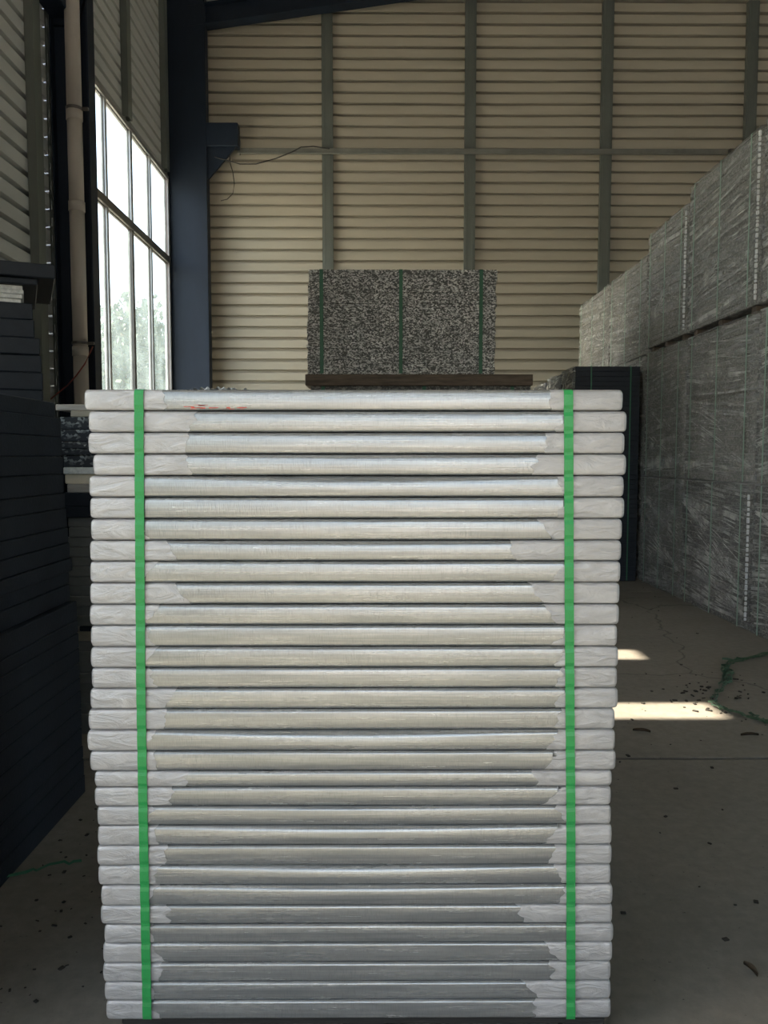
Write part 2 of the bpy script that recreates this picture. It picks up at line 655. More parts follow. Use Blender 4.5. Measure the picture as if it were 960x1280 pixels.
wb = thing('wall_back', (8, YB, 0), 'beige ribbed metal wall at the back of the hall', 'wall', kind='structure')
bays = [XL] + [at(px, 572, YB - 0.1).x for px in (411, 585, 751, 926)] + [9.2, 14.0, XR]
for a, b in zip(bays[:-1], bays[1:]):
    sheets(wb, 'back', a, b, 0, RIDGE + 0.05, 'beige_sheet')
wl = thing('wall_left', (XL, 2, 0), 'grey ribbed metal wall on the left side with tall windows', 'wall', kind='structure')
GAP = 9.36
for (a, b, c, d) in ((W1[1], YB, 0, EAVE), (W1[0], W1[1], 0, W1[2]), (W1[0], W1[1], W1[3], EAVE), (GAP + 0.004, W1[0], 0, EAVE),
                     (SLOT2[1], GAP, 0, EAVE), (SLOT2[0], SLOT2[1], 0, SLOT2[2]), (SLOT2[0], SLOT2[1], SLOT2[3], EAVE),
                     (SLOT1[1], SLOT2[0], 0, EAVE), (SLOT1[0], SLOT1[1], 0, SLOT1[2]), (SLOT1[0], SLOT1[1], SLOT1[3], EAVE),
                     (W2[1], SLOT1[0], 0, EAVE), (W2[0], W2[1], 0, W2[2]), (W2[0], W2[1], W2[3], EAVE), (YF, W2[0], 0, EAVE)):
    sheets(wl, 'left', a, b, c, d, 'left_sheet', jit=False)
wr = thing('wall_right', (XR, 2, 0), 'grey ribbed metal wall on the far right side', 'wall', kind='structure')
_y = YF
for w in W3:
    for (a, b, c, d) in ((_y, w[0], 0, EAVE), (w[0], w[1], 0, w[2]), (w[0], w[1], w[3], EAVE)):
        sheets(wr, 'right', a, b, c, d, 'left_sheet', jit=False)
    _y = w[1]
sheets(wr, 'right', _y, YB, 0, EAVE, 'left_sheet', jit=False)
wf = thing('wall_front', (8, YF, 0), 'ribbed metal wall with the open doorway behind the viewer', 'wall', kind='structure')
for (a, b, c, d) in ((XL, DOOR[0], 0, RIDGE), (DOOR[0], DOOR[1], DOOR[2], RIDGE), (DOOR[1], XR, 0, RIDGE)):
    sheets(wf, 'front', a, b, c, d, 'left_sheet', jit=False)
XM = (XL + XR) / 2
ce = MB()
for (xa, za, xb, zb) in ((XL - 0.3, EAVE - 0.04, XM, RIDGE), (XM, RIDGE, XR + 0.3, EAVE - 0.04)):
    ce.hex([(xa, YF - 0.3, za), (xb, YF - 0.3, zb), (xb, YB + 0.3, zb), (xa, YB + 0.3, za),
            (xa, YF - 0.3, za + 0.1), (xb, YF - 0.3, zb + 0.1), (xb, YB + 0.3, zb + 0.1), (xa, YB + 0.3, za + 0.1)])
tag(ce.build('ceiling', 'roof_sheet'), 'sloping metal roof over the hall', 'ceiling', kind='structure')


# windows ---------------------------------------------------------------
def window(name, w, mull, mid, label, XL=XL):
    y0, y1, z0, z1 = w
    t = thing(name, (XL, (y0 + y1) / 2, z0), label, 'window', kind='structure')
    f = MB()
    fw = 0.07
    f.cbox(XL - 0.06, XL + 0.04, y0, y1, z1 - fw, z1, 0.006)
    f.cbox(XL - 0.06, XL + 0.04, y0, y1, z0, z0 + fw, 0.006)
    f.cbox(XL - 0.06, XL + 0.04, y0, y0 + fw, z0 + fw, z1 - fw, 0.006)
    f.cbox(XL - 0.06, XL + 0.04, y1 - fw, y1, z0 + fw, z1 - fw, 0.006)
    f.build('frame', 'frame_alu', t)
    if mid:
        MB().cbox(XL - 0.05, XL + 0.05, y0 + fw, y1 - fw, mid - 0.06, mid + 0.06, 0.006).build('transom', 'frame_dark', t)
        zz = [z0 + fw, mid - 0.06, mid + 0.06, z1 - fw]
        rows = ((zz[0], zz[1]), (zz[2], zz[3]))
    else:
        rows = ((z0 + fw, z1 - fw),)
    ys = [y0 + fw] + list(mull) + [y1 - fw]
    for r, (a, b) in enumerate(rows):
        for k, m in enumerate(mull):
            dark = (k == 1)
            hw = 0.045 if dark else 0.035
            MB().cbox(XL - 0.04, XL + 0.035, m - hw, m + hw, a, b, 0.005).build('mullion', 'frame_dark' if (dark and r == 0) else 'frame_alu', t)
        for a1, b1 in zip(ys[:-1], ys[1:]):
            # sash: thin dark rebate and the pane
            p = MB().box(XL - 0.012, XL - 0.006, a1 + 0.035, b1 - 0.035, a, b).build('pane', 'glass', t)
            s = MB()
            for (ya, yb, za, zb) in ((a1 + 0.034, a1 + 0.05, a, b), (b1 - 0.05, b1 - 0.034, a, b),
                                     (a1 + 0.05, b1 - 0.05, a, a + 0.016), (a1 + 0.05, b1 - 0.05, b - 0.016, b)):
                s.box(XL - 0.02, XL + 0.006, ya, yb, za, zb)
            s.build('rebate', 'frame_dark', p, origin=Vector(t['_o']))
    return t


W1MID = 4.84
window('window_1', W1, (11.2, 12.32, 13.32), W1MID, 'tall aluminium window with dusty panes in the left wall')
window('window_2', W2, (-5.6, -4.25, -2.9, -1.5, -0.15), W1MID, 'added unseen window in the left wall, sunning the floor before the pile')
for k, w in enumerate(W3):
    window('window_%d' % (5 + k), w, [w[0] + (w[1] - w[0]) * q / 5 for q in (1, 2, 3, 4)], W1MID, 'added unseen fill-light window in the right wall, ' + ('beside the doorway', 'in the middle', 'next to the back wall')[k], XL=XR)
for nm, s in (('window_3', SLOT1), ('window_4', SLOT2)):  # added slots that shape the sun strips
    t = thing(nm, (XL, (s[0] + s[1]) / 2, s[2]), 'added unseen sun-strip slot high in the left wall' + (' nearer the doorway' if nm == 'window_3' else ' nearer the column'), 'window', kind='structure')
    f = MB()
    e = 0.03
    f.box(XL - 0.05, XL + 0.02, s[0] - e, s[0], s[2] - e, s[3] + e)
    f.box(XL - 0.05, XL + 0.02, s[1], s[1] + e, s[2] - e, s[3] + e)
    f.box(XL - 0.05, XL + 0.02, s[0], s[1], s[3], s[3] + e)
    f.box(XL - 0.05, XL + 0.02, s[0], s[1], s[2] - e, s[2])
    f.build('frame', 'frame_alu', t)


# steel posts, columns, rail, rafter -----------------------------------------
def cpost_back(x, label, z1):
    t = thing('steel_post', (x, YB - 0.05, 0), label, 'post', 'wall posts along the back wall')
    h = 0.095
    MB().cbox(x - h, x + h, YB - 0.10, YB - 0.094, 0, z1, 0.002).build('face_plate', 'steel_green', t)
    for s in (-1, 1):
        MB().cbox(x + s * h - 0.005, x + s * h + 0.005, YB - 0.10, YB - 0.003, 0, z1, 0.002).build('flange', 'steel_green', t)
        MB().cbox(x + s * 0.055 - 0.012, x + s * 0.055 + 0.012, YB - 0.108, YB - 0.1, 0, z1, 0.002).build('rib', 'steel_green', t)


BP = [at(411, 572, YB - 0.1).x, at(585, 572, YB - 0.1).x, at(751, 572, YB - 0.1).x, at(926, 572, YB - 0.1).x]
for x, lb in zip(BP, ('green-grey steel post on the back wall behind left side of speckled bale',
                      'green-grey steel post on the back wall behind right side of speckled bale',
                      'green-grey steel post on the back wall above end of wrapped blocks',
                      'green-grey steel post on the back wall at the rail end bracket')):
    cpost_back(x, lb, EAVE + 0.1)

zr = at(600, 189, YB - 0.16).z
rail = thing('wall_rail', (at(600, 189, YB - 0.16).x, YB - 0.15, zr), 'long grey horizontal rail crossing posts on the back wall', 'rail')
xa, xb = at(299, 188, YB - 0.16).x, at(917, 190, YB - 0.16).x
MB().cbox(xa, xb, YB - 0.175, YB - 0.113, zr - 0.045, zr + 0.045, 0.006).build('bar', 'rail_zinc', rail)
MB().cbox(xa, xb, YB - 0.195, YB - 0.176, zr - 0.055, zr - 0.035, 0.004).build('lip', 'rail_zinc', rail)
MB().cbox(xa - 0.03, xa + 0.02, YB - 0.21, YB - 0.10, zr - 0.06, zr + 0.20, 0.006).build('end_plate', 'rail_zinc', rail)
MB().cbox(xb - 0.10, xb + 0.20, YB - 0.24, YB - 0.112, zr - 0.13, zr + 0.03, 0.006).build('end_bracket', 'frame_dark', rail)


def h_column(name, x0, x1, y0, y1, z1, label):
    """H-section: flanges face the wall and the hall, web between"""
    t = thing(name, ((x0 + x1) / 2, (y0 + y1) / 2, 0), label, 'column', 'dark blue steel columns of the left wall')
    ym = (y0 + y1) / 2
    MB().cbox(x1 - 0.018, x1, y0, y1, 0, z1, 0.003).build('inner_flange', 'steel_blue', t)
    MB().cbox(x0, x0 + 0.018, y0, y1, 0, z1, 0.003).build('outer_flange', 'steel_blue', t)
    MB().cbox(x0 + 0.018, x1 - 0.018, ym - 0.006, ym + 0.006, 0, z1, 0.002).build('web', 'steel_blue', t)
    MB().cbox(x0 - 0.0, x1 + 0.08, y0 - 0.08, y1 + 0.02, 0.0, 0.025, 0.003).build('base_plate', 'steel_blue', t)
    return t


XN = at(122, 572, 9.42).x
colN = h_column('steel_column', XL + 0.005, XN, 9.42, 9.64, EAVE - 0.05, 'dark blue steel column with a downpipe in front of it')
# knee bracket at the column head
za = at(50, 22, 9.42).z
b_ = MB()
b_.hex([(XL + 0.03, 9.47, za - 0.05), (XL + 0.31, 9.47, za - 0.05), (XL + 0.31, 9.60, za - 0.05), (XL + 0.03, 9.60, za - 0.05),
        (XL + 0.03, 9.47, za + 0.4), (XN, 9.47, za + 0.4), (XN, 9.60, za + 0.4), (XL + 0.03, 9.60, za + 0.4)])
b_.build('stiffener', 'steel_blue', colN)
bz = MB().cbox(XL + 0.02, XL + 0.28, 8.5, 9.42, za, za + 0.45, 0.01).build('tie_stub', 'steel_blue', colN)

XCN = at(261, 400, 14.5).x
colC = h_column('steel_column', XL + 0.005, XCN, 14.5, 14.74, EAVE - 0.05, 'dark blue steel column in the back left corner')
# full-depth web plate seen from the hall (boxed corner column)
MB().cbox(XL + 0.03, XCN - 0.02, 14.51, 14.525, 0, EAVE - 0.06, 0.002).build('cover_plate', 'steel_blue', colC)
p0, p1 = at(262, 182, 14.5), at(297, 153, 14.5)
cb = MB().cbox(XCN, p1.x, 14.5, 14.72, p0.z, p1.z, 0.008).build('corbel', 'steel_blue', colC)
cw = MB()
q = at(263, 222, 14.5)
cw.hex([(XCN, 14.58, q.z), (XCN + 0.01, 14.58, q.z), (XCN + 0.01, 14.64, q.z), (XCN, 14.64, q.z),
        (XCN, 14.58, p0.z), (p1.x - 0.06, 14.58, p0.z), (p1.x - 0.06, 14.64, p0.z), (XCN, 14.64, p0.z)])
cw.build('gusset', 'steel_blue', colC)

# rafter
ra, rb = at(258, 29, 14.5), at(457, 0, 14.5)
sl = (rb.z - ra.z) / (rb.x - ra.x)
xr0, xr1 = XCN - 0.3, XM
zf = lambda x: ra.z + sl * (x - ra.x)
raf = thing('roof_rafter', (ra.x, 14.6, ra.z), 'dark blue sloping roof rafter above the back left corner', 'beam')
for nm, y0, y1, d0, d1 in (('bottom_flange', 14.5, 14.74, 0.0, 0.02), ('web', 14.612, 14.628, 0.02, 0.34), ('top_flange', 14.5, 14.74, 0.34, 0.36)):
    m = MB()
    m.hex([(xr0, y0, zf(xr0) + d0), (xr1, y0, zf(xr1) + d0), (xr1, y1, zf(xr1) + d0), (xr0, y1, zf(xr0) + d0),
           (xr0, y0, zf(xr0) + d1), (xr1, y0, zf(xr1) + d1), (xr1, y1, zf(xr1) + d1), (xr0, y1, zf(xr0) + d1)])
    m.build(nm, 'steel_blue', raf)

# posts of the left wall
for k, (yy, z0, lb) in enumerate(((8.86, 0.0, 'blue-grey steel post on the left wall just before the downpipe column'),
                      (12.1, W1[3] + 0.02, 'blue-grey steel post above the middle of the tall window'),
                      (14.2, W1[3] + 0.02, 'blue-grey steel post above the far end of the tall window'))):
    t = thing('steel_post', (XL + 0.05, yy, z0), lb, 'post', 'wall posts along the left wall')
    MB().cbox(XL + 0.09, XL + 0.098, yy - 0.09, yy + 0.09, z0, EAVE - 0.1, 0.002).build('face_plate', 'steel_green', t)
    for s in (-1, 1):
        MB().cbox(XL + 0.002, XL + 0.098, yy + s * 0.09 - 0.004, yy + s * 0.09 + 0.004, z0, EAVE - 0.1, 0.002).build('flange', 'steel_green', t)
# added strips trim the column-side daylight slit, added clips cut it into dashes
for ya, yb in ((GAP - 0.05, GAP - 0.0005), (GAP + 0.0045, GAP + 0.05)):
    MB().box(XL + 0.001, XL + 0.004, ya, yb, 0.0, EAVE - 0.05).build('slit_mask', 'steel_green', wl)
for k in range(46):
    z = 0.1 + k * 0.2
    MB().box(XL + 0.0045, XL + 0.008, GAP - 0.02, GAP + 0.03, z, z + 0.06).build('dash_clip', 'steel_green', wl)

# downpipe
pc = at(94.5, 200, 9.30)
pipe = thing('downpipe', (pc.x, 9.30, 0), 'grey plastic downpipe running up the dark blue column', 'pipe')
zj = [0.0, at(103, 433, 9.30).z, at(98, 252, 9.30).z, at(95, 138, 9.30).z, EAVE - 0.1]
for a, b in zip(zj[:-1], zj[1:]):
    MB().tube([(pc.x, 9.30, a), (pc.x, 9.30, b - 0.002)], 0.082, 20).build('pipe_length', 'pipe_plastic', pipe, smooth=True)
for z in zj[1:-1]:
    MB().tube([(pc.x, 9.30, z - 0.11), (pc.x, 9.30, z - 0.004)], 0.090, 20).build('collar', 'pipe_plastic', pipe, smooth=True)
for z in (zj[3] + 0.0, zj[1] + 0.02):
    m = MB().tube([(pc.x, 9.30, z), (pc.x, 9.30, z + 0.03)], 0.093, 20)
    m.cbox(pc.x + 0.06, pc.x + 0.16, 9.28, 9.32, z, z + 0.03, 0.003)
    m.build('bracket', 'frame_dark', pipe)
# wires
pts = [at(x, y, 9.19) for x, y in ((116, 433), (113, 440), (106, 455), (95, 470), (84, 482), (74, 490), (62, 500))]
tag(MB().tube(pts, 0.008, 6).build('red_cord', 'red_wire', origin=pts[0]), 'thin dark red cord tied round the downpipe', 'cord')
pts = [at(x, y, 14.42) for x, y in ((268, 196), (282, 200), (300, 205), (320, 205), (345, 198), (365, 190), (376, 184), (392, 183), (412, 186))]
tag(MB().tube(pts, 0.010, 6).build('cable', 'black_wire', origin=pts[0]), 'thin black cable sagging from the corbel along the rail', 'cable')
pts = [at(x, y, 14.44) for x, y in ((287, 194), (288, 205), (291, 215), (293, 230), (291, 242), (284, 249), (276, 251))]
tag(MB().tube(pts, 0.008, 6).build('cable', 'black_wire', origin=pts[0]), 'thin loose cable end dangling below the blue corbel', 'cable')

# trees outside the window -----------------------------------------------------


def tree(x, y, h, rx, label, seed):
    rnd = random.Random(seed)
    t = thing('tree', (x, y, -0.31), label, 'tree', 'trees outside the window')
    MB().tube([(x, y, -0.31), (x + 0.1, y, h * 0.3), (x, y + 0.1, h * 0.6), (x, y, h * 0.85)], [0.16, 0.12, 0.08, 0.03], 8).build('trunk', 'bark', t)
    m = MB()
    for k in range(2600):
        # clustered crown
        a = rnd.uniform(0, 2 * math.pi)
        u = rnd.uniform(-1, 1)
        r = rnd.random() ** 0.4
        s = math.sqrt(1 - u * u)
        wob = 1 + 0.25 * mnoise.noise(Vector((s * math.cos(a) * 2 + seed, s * math.sin(a) * 2, u * 2)))
        c = Vector((x + rx * r * s * math.cos(a) * wob, y + rx * r * s * math.sin(a) * wob, h * 0.58 + h * 0.42 * r * u * wob))
        d1 = Vector((rnd.gauss(0, 1), rnd.gauss(0, 1), rnd.gauss(0, 1))).normalized()
        d2 = d1.cross(Vector((rnd.gauss(0, 1), rnd.gauss(0, 1), rnd.gauss(0, 1)))).normalized()
        L, Wd = rnd.uniform(0.10, 0.2), rnd.uniform(0.05, 0.09)
        m.quad(c - d1 * L, c + d2 * Wd, c + d1 * L, c - d2 * Wd)
    tag(m.build('foliage', 'leaf', t, fix=False), kind='stuff')


for (px, Y, pyt, rx, lb, sd) in ((152, 22.0, 372, 1.3, 'leafy green tree outside seen through leftmost window panes', 3),
                                 (176, 25.0, 372, 1.4, 'leafy green tree outside seen through middle window panes', 5),
                                 (202, 29.0, 395, 1.6, 'leafy green tree outside seen through window panes nearest the corner', 8)):
    p = at(px, pyt, Y)
    tree(p.x, Y, p.z, rx, lb, sd)

# ------------------------------------------------------------------ pile of silver boards
PY = 1.79
PD = 0.86
SL = [(487, 513, 105, 779), (514, 540, 110, 784), (541, 567, 110, 781), (568, 594, 116, 783), (595, 621, 111, 780),
      (622, 648, 112, 781), (649, 675, 113, 778), (676, 701, 112, 777), (702, 728, 112, 776), (729, 755, 112, 775),
      (756, 781, 112, 774), (782, 808, 113, 772), (809, 834, 113, 773), (835, 860, 114, 772), (861, 886, 112, 773),
      (887, 912, 110, 769), (913, 938, 109, 769), (939, 963, 112, 770), (964, 983, 118, 765), (984, 1007, 118, 764),
      (1008, 1031, 121, 764), (1032, 1056, 122, 765), (1057, 1081, 121, 765), (1082, 1106, 122, 764), (1107, 1131, 126, 766),
      (1132, 1155, 125, 766), (1156, 1178, 130, 767), (1179, 1203, 128, 766), (1204, 1227, 128, 764), (1228, 1250, 130, 764),
      (1251, 1274, 132, 764)]
WRAP_L = [205, 240, 232, 236, 172, 170, 176, 215, 186, 228, 190, 187, 186, 190, 212, 206, 186, 196, 232, 214, 188, 196, 208, 196, 190, 212, 190, 196, 200, 190, 192]
WRAP_R = [690, 706, 682, 668, 700, 704, 680, 640, 700, 670, 690, 702, 700, 698, 700, 696, 690, 690, 668, 690, 702, 690, 690, 700, 704, 650, 716, 690, 690, 664, 668]
S = PY / FPX


def board_section(z0, z1, y0, y1, rt, rb, ins, n=5):
    """closed YZ outline, front edges rounded (rt top, rb bottom), lip near the bottom"""
    z0 += ins
    z1 -= ins
    y0 += ins * 0.7
    h = z1 - z0
    rt = min(rt, h * 0.48)
    rb = min(rb, h * 0.48)
    pts = []
    for k in range(n + 1):           # top front corner
        a = math.pi / 2 * k / n
        pts.append((y0 + rt - rt * math.sin(a), z1 - rt + rt * math.cos(a)))
    zl = z0 + rb
    zm = z1 - rt
    for k in (0.14, 0.28, 0.42, 0.58, 0.72, 0.86):      # slightly crowned face
        pts.append((y0 - 0.0010 * (1 - (2 * k - 1) ** 2), zm + (zl - zm) * k))
    for k in range(n + 1):           # bottom front corner
        a = math.pi / 2 * k / n
        pts.append((y0 + rb - rb * math.cos(a), z0 + rb - rb * math.sin(a)))
    pts.append((y1, z0))
    pts.append((y1, z1))
    return pts


def board_mesh(xa, xb, z0, z1, y0, y1, rnd, bulge, off=0.0, span=None, wr=0.0, seg=26, rlist=None):
    """loft of board sections from xa to xb; span limits it to part of the length (end coating)"""
    rc = 0.0085
    e = rc
    xs = [xa + e * (1 - math.cos(math.pi / 2 * k / 4)) for k in range(5)]
    xs += [xa + e + (xb - xa - 2 * e) * k / seg for k in range(1, seg)]
    xs += [xb - e * (1 - math.cos(math.pi / 2 * k / 4)) for k in range(4, -1, -1)]
    if span:
        lo, hi = span
        xs = [x for x in xs if lo <= x <= hi]
        nn = 10
        ex = [lo, hi]
        a_, b2 = (xa + e, hi) if lo <= xa else (lo, xb - e)
        ex += [a_ + (b2 - a_) * k / nn for k in range(nn + 1)]
        xs = sorted(set(round(x, 5) for x in xs + [v for v in ex if xa <= v <= xb]))
    mb = MB()
    rag = rnd.uniform(-1.0, 1.0)
    secs = []
    for x in xs:
        d = min(x - xa, xb - x)
        ins = 0.0
        if d < rc:
            ins = rc - math.sqrt(max(0.0, rc * rc - (rc - d) ** 2))
        t = (x - xa) / (xb - xa)
        sg = math.sin(math.pi * max(0, min(1, t)))
        rt = 0.0075 + bulge * sg * sg
        sec = board_section(z0, z1, y0, y1, rt, 0.0055, ins)
        secs.append(sec)
        n = len(sec)
        cy, cz = (y0 + y1) / 2, (z0 + z1) / 2
        for (y, z) in sec:
            yy, zz = y, z
            if off:
                yy += -off if y < cy else off
                zz += off * 0.2 if z > cz else -off * 0.2
                if wr and y < cy:
                    yy += wr * mnoise.noise(Vector((x * 28, z * 60, z0 * 31)))
            xx = x
            if span and y < cy and ((lo <= xa and x >= hi - 1e-4) or (hi >= xb and x <= lo + 1e-4)):
                xx += (0.014 * mnoise.noise(Vector((z * 90, z0 * 57, lo * 9))) + (z - cz) * rag)
            mb.v.append(Vector((xx, yy, zz)))
    n = len(secs[0])
    for k in range(len(xs) - 1):
        for j in range(n):
            mb.f.append((k * n + j, k * n + (j + 1) % n, (k + 1) * n + (j + 1) % n, (k + 1) * n + j))
    if not span or lo <= xa:
        mb.f.append(tuple(range(n)))
    if not span or hi >= xb:
        mb.f.append(tuple((len(xs) - 1) * n + j for j in range(n)))
    return mb


BULGE = {16: 0.012, 20: 0.004, 21: 0.010, 22: 0.0, 23: 0.012, 24: 0.009, 4: 0.008, 7: 0.005, 3: 0.003}
rz = random.Random(11)
zt = [at(440, s[0], PY).z for s in SL]
zb = [at(440, s[1], PY).z for s in SL]
for k in range(len(SL)):
    z1 = zt[k]
    z0 = zt[k + 1] + 0.0022 if k + 1 < len(SL) else zb[k]
    ym = (SL[k][0] + SL[k][1]) / 2
    xa, xb = at(SL[k][2], ym, PY).x, at(SL[k][3], ym, PY).x
    dy = rz.uniform(-0.0015, 0.0015)
    y0, y1 = PY + dy, PY + PD + rz.uniform(-0.006, 0.006)
    nm = ORD[k]
    if k == 0:
        lb = 'topmost silver metal board of the strapped pile, red paint smear on its edge'
    elif k == len(SL) - 1:
        lb = 'lowest silver metal board of the strapped pile, resting on the dark pallet'
    else:
        lb = nm + ' silver metal board from the top of the green-strapped pile'
    t = thing('metal_board', ((xa + xb) / 2, (y0 + y1) / 2, z0), lb, 'board', 'silver boards in the strapped pile')
    board_mesh(xa, xb, z0, z1, y0, y1, rz, BULGE.get(k, 0.0)).build('core', 'metal', t, smooth=True)
    wl_, wr_ = at(WRAP_L[k], ym, PY).x, at(WRAP_R[k], ym, PY).x
    tag(board_mesh(xa, xb, z0, z1, y0, y1, rz, BULGE.get(k, 0.0), 0.0008, (xa, wl_), 0.0009).build('end_cover', 'wrap_end', t, smooth=True), 'whitish wrinkled end cover')
    tag(board_mesh(xa, xb, z0, z1, y0, y1, rz, BULGE.get(k, 0.0), 0.0008, (wr_, xb), 0.0009).build('end_cover', 'wrap_end', t, smooth=True), 'whitish wrinkled end cover')
    if k == 0:
        m = MB()
        for q in range(26):
            px = 232 + rz.random() ** 1.4 * 72
            py = 511.0 - rz.random() * (5.0 if px < 268 else 1.8)
            p = at(px, py, y0)
            w, h = rz.uniform(0.004, 0.011), rz.uniform(0.0006, 0.0014)
            m.cbox(p.x - w, p.x + w, y0 - 0.0006 + 0.0012 * (py > 510), y0 + 0.004, p.z - h, p.z + h, 0.0003)
        tag(m.build('paint_smear', 'red_paint', t), 'red paint smear')
ZTOP, ZBOT = zt[0], zb[-1]


def loop_strap(name, pxs, label):
    """flat strap round the whole pile: up the front, over the top, down the back, underneath"""
    def xat(y):
        for (ya, xa), (yb, xb) in zip(pxs[:-1], pxs[1:]):
            if y <= yb:
                return xa + (xb - xa) * (y - ya) / (yb - ya)
        return pxs[-1][1]
    pts = []
    for k in range(len(SL) - 1, -1, -1):
        for f, dep in ((0.94, 0.0026), (0.75, 0.0046), (0.25, 0.0046), (0.05, 0.0026)):
            yy = SL[k][0] + (SL[k][1] - SL[k][0]) * f
            p = at(xat(yy), yy, PY)
            pts.append(Vector((p.x, PY - dep - 0.0006, p.z)))
    x0, x1 = pts[0].x, pts[-1].x
    m = MB()
    bk = PY + PD + 0.009
    path = [Vector((x0, PY + 0.012, ZBOT - 0.0008)), Vector((x0, PY + 0.003, ZBOT + 0.001))] + pts
    path += [Vector((x1, PY + 0.003, ZTOP - 0.0005)), Vector((x1, PY + 0.012, ZTOP + 0.0014)), Vector((x1, PY + PD - 0.01, ZTOP + 0.0014)),
             Vector((x1, bk, ZTOP - 0.006)), Vector((x0, bk, ZBOT + 0.006)), Vector((x0, PY + PD - 0.01, ZBOT - 0.0008)), Vector((x0, PY + 0.012, ZBOT - 0.0008))]
    m.ribbon(path, (1, 0, 0), 0.0205, 0.0011)
    o = m.build(name, 'strap', origin=(x0, PY + PD / 2, ZBOT))
    tag(o, label, 'strap', 'green straps around the silver pile')


loop_strap('packing_strap', [(480, 174), (860, 176.7), (980, 178.8), (1280, 184.7)], 'bright green plastic strap around the left end of the silver pile')
loop_strap('packing_strap', [(480, 710), (760, 711), (1020, 713), (1280, 713)], 'bright green plastic strap around the right end of the silver pile')

# pallet under the pile
xa, xb = at(150, 1270, PY).x, at(758, 1270, PY).x
pal = thing('pallet', ((xa + xb) / 2, PY + PD / 2, 0), 'dark wooden pallet under the pile of silver boards', 'pallet')
ztp = ZBOT - 0.0018
for k in range(7):
    y = PY + 0.012 + k * (PD - 0.12) / 6
    MB().cbox(xa, xb, y, y + 0.095, ztp - 0.02, ztp, 0.003).build('deck_plank', 'pallet_wood', pal)
for x in (xa, (xa + xb) / 2 - 0.05, xb - 0.1):
    MB().cbox(x, x + 0.1, PY + 0.012, PY + PD - 0.01, 0.0, ztp - 0.02, 0.003).build('runner', 'pallet_wood', pal)

# scrap of film lying on top of the pile
m = MB()
rs = random.Random(4)
nx, ny = 26, 6
for j in range(ny + 1):
    for i in range(nx + 1):
        px = 222 + 92 * i / nx
        p = at(px, 487, PY)
        z = ZTOP + 0.0012 + abs(mnoise.noise(Vector((i * 0.5, j * 0.9, 2.0)))) * 0.016 * max(0.0, math.sin(math.pi * i / nx)) ** 0.6
        m.v.append(Vector((p.x + rs.uniform(-.001, .001), PY + 0.03 + j * 0.014, z)))
for j in range(ny):
    for i in range(nx):
        a = j * (nx + 1) + i
        m.f.append((a, a + 1, a + nx + 2, a + nx + 1))
o = m.build('film_scrap', 'film_white', origin=(at(262, 487, PY).x, PY + 0.07, ZTOP), smooth=False)
tag(o, 'crumpled scrap of pale film lying on top of the silver pile', 'film scrap')

# ------------------------------------------------------------------ near left stack of black boards
BY0, BY1 = 1.55, 3.2


def edge_x(y, tab):
    for (ya, xa), (yb, xb) in zip(tab[:-1], tab[1:]):
        if y <= yb:
            return xa + (xb - xa) * (y - ya) / (yb - ya)
    return tab[-1][1]


TAB = [(488, 64), (505, 67), (518, 70), (530, 76), (600, 80), (660, 84), (718, 92), (722, 86), (752, 88), (757, 96), (800, 99), (900, 102), (1000, 107)]
z_top1 = at(67, 503, BY1).z
z = z_top1
rb1 = random.Random(21)
k = 0
hs = []
while z > 0.09:
    h = rb1.choice((0.052, 0.06, 0.068, 0.075))
    hs.append(h)
    z -= h
sc_ = (z_top1) / sum(hs)
z = z_top1
for k, h in enumerate(hs):
    h *= sc_
    z0, z1 = z - h, z
    z -= h
    # pixel row of this board at its far corner
    p_y = 572 - (((z0 + z1) / 2 - CAM.z) / BY1) * FPX
    xr = at(edge_x(p_y, TAB), p_y, BY1).x
    yw = rb1.uniform(-0.01, 0.01)
    tw = rb1.uniform(-0.004, 0.004)
    m = MB().cbox(xr - 1.22, xr, BY0 + yw, BY1 + yw * 0.4, z0 + 0.0004, z1 - 0.0004, 0.0035)
    o = m.build('black_board', 'black_board', origin=(xr - 0.6, (BY0 + BY1) / 2, z0))
    lb = ('black board on top of the near left stack, thin pale edge' if k == 0 else
          'lowest black board of the near left stack, resting on the floor' if k == len(hs) - 1 else
          ORD[k] + ' black board from the top of the near left stack')
    tag(o, lb, 'board', 'black boards of the near left stack')

# ------------------------------------------------------------------ far left stack of black boards with lid
FY = 5.0
rows = [(331, 349, 69, 'black_board', 'wide black lid board on the tall stack beside the left wall'),
        (349, 357, 47, 'black_board', 'thin black board under the lid of tall left stack'),
        (357, 379, 30, 'white_board', 'pack of white sheets under the lid of tall left stack'),
        (379, 400, 41, 'black_board', 'black board directly below the white sheets in tall left stack'),
        (400, 423, 43, 'black_board', 'second black board below the white sheets in tall left stack'),
        (423, 444, 50, 'black_board', 'third black board below the white sheets, sticking out further'),
        (444, 466, 52, 'black_board', 'fourth black board below the white sheets in tall left stack'),
        (466, 488, 54, 'black_board', 'fifth black board below the white sheets in tall left stack')]
zz = 488
kk = 6
while at(40, zz, FY).z > 0.13:
    rows.append((zz, zz + 22, 54, 'black_board', ORD[kk - 1] + ' black board below the white sheets in tall left stack'))
    zz += 22
    kk += 1
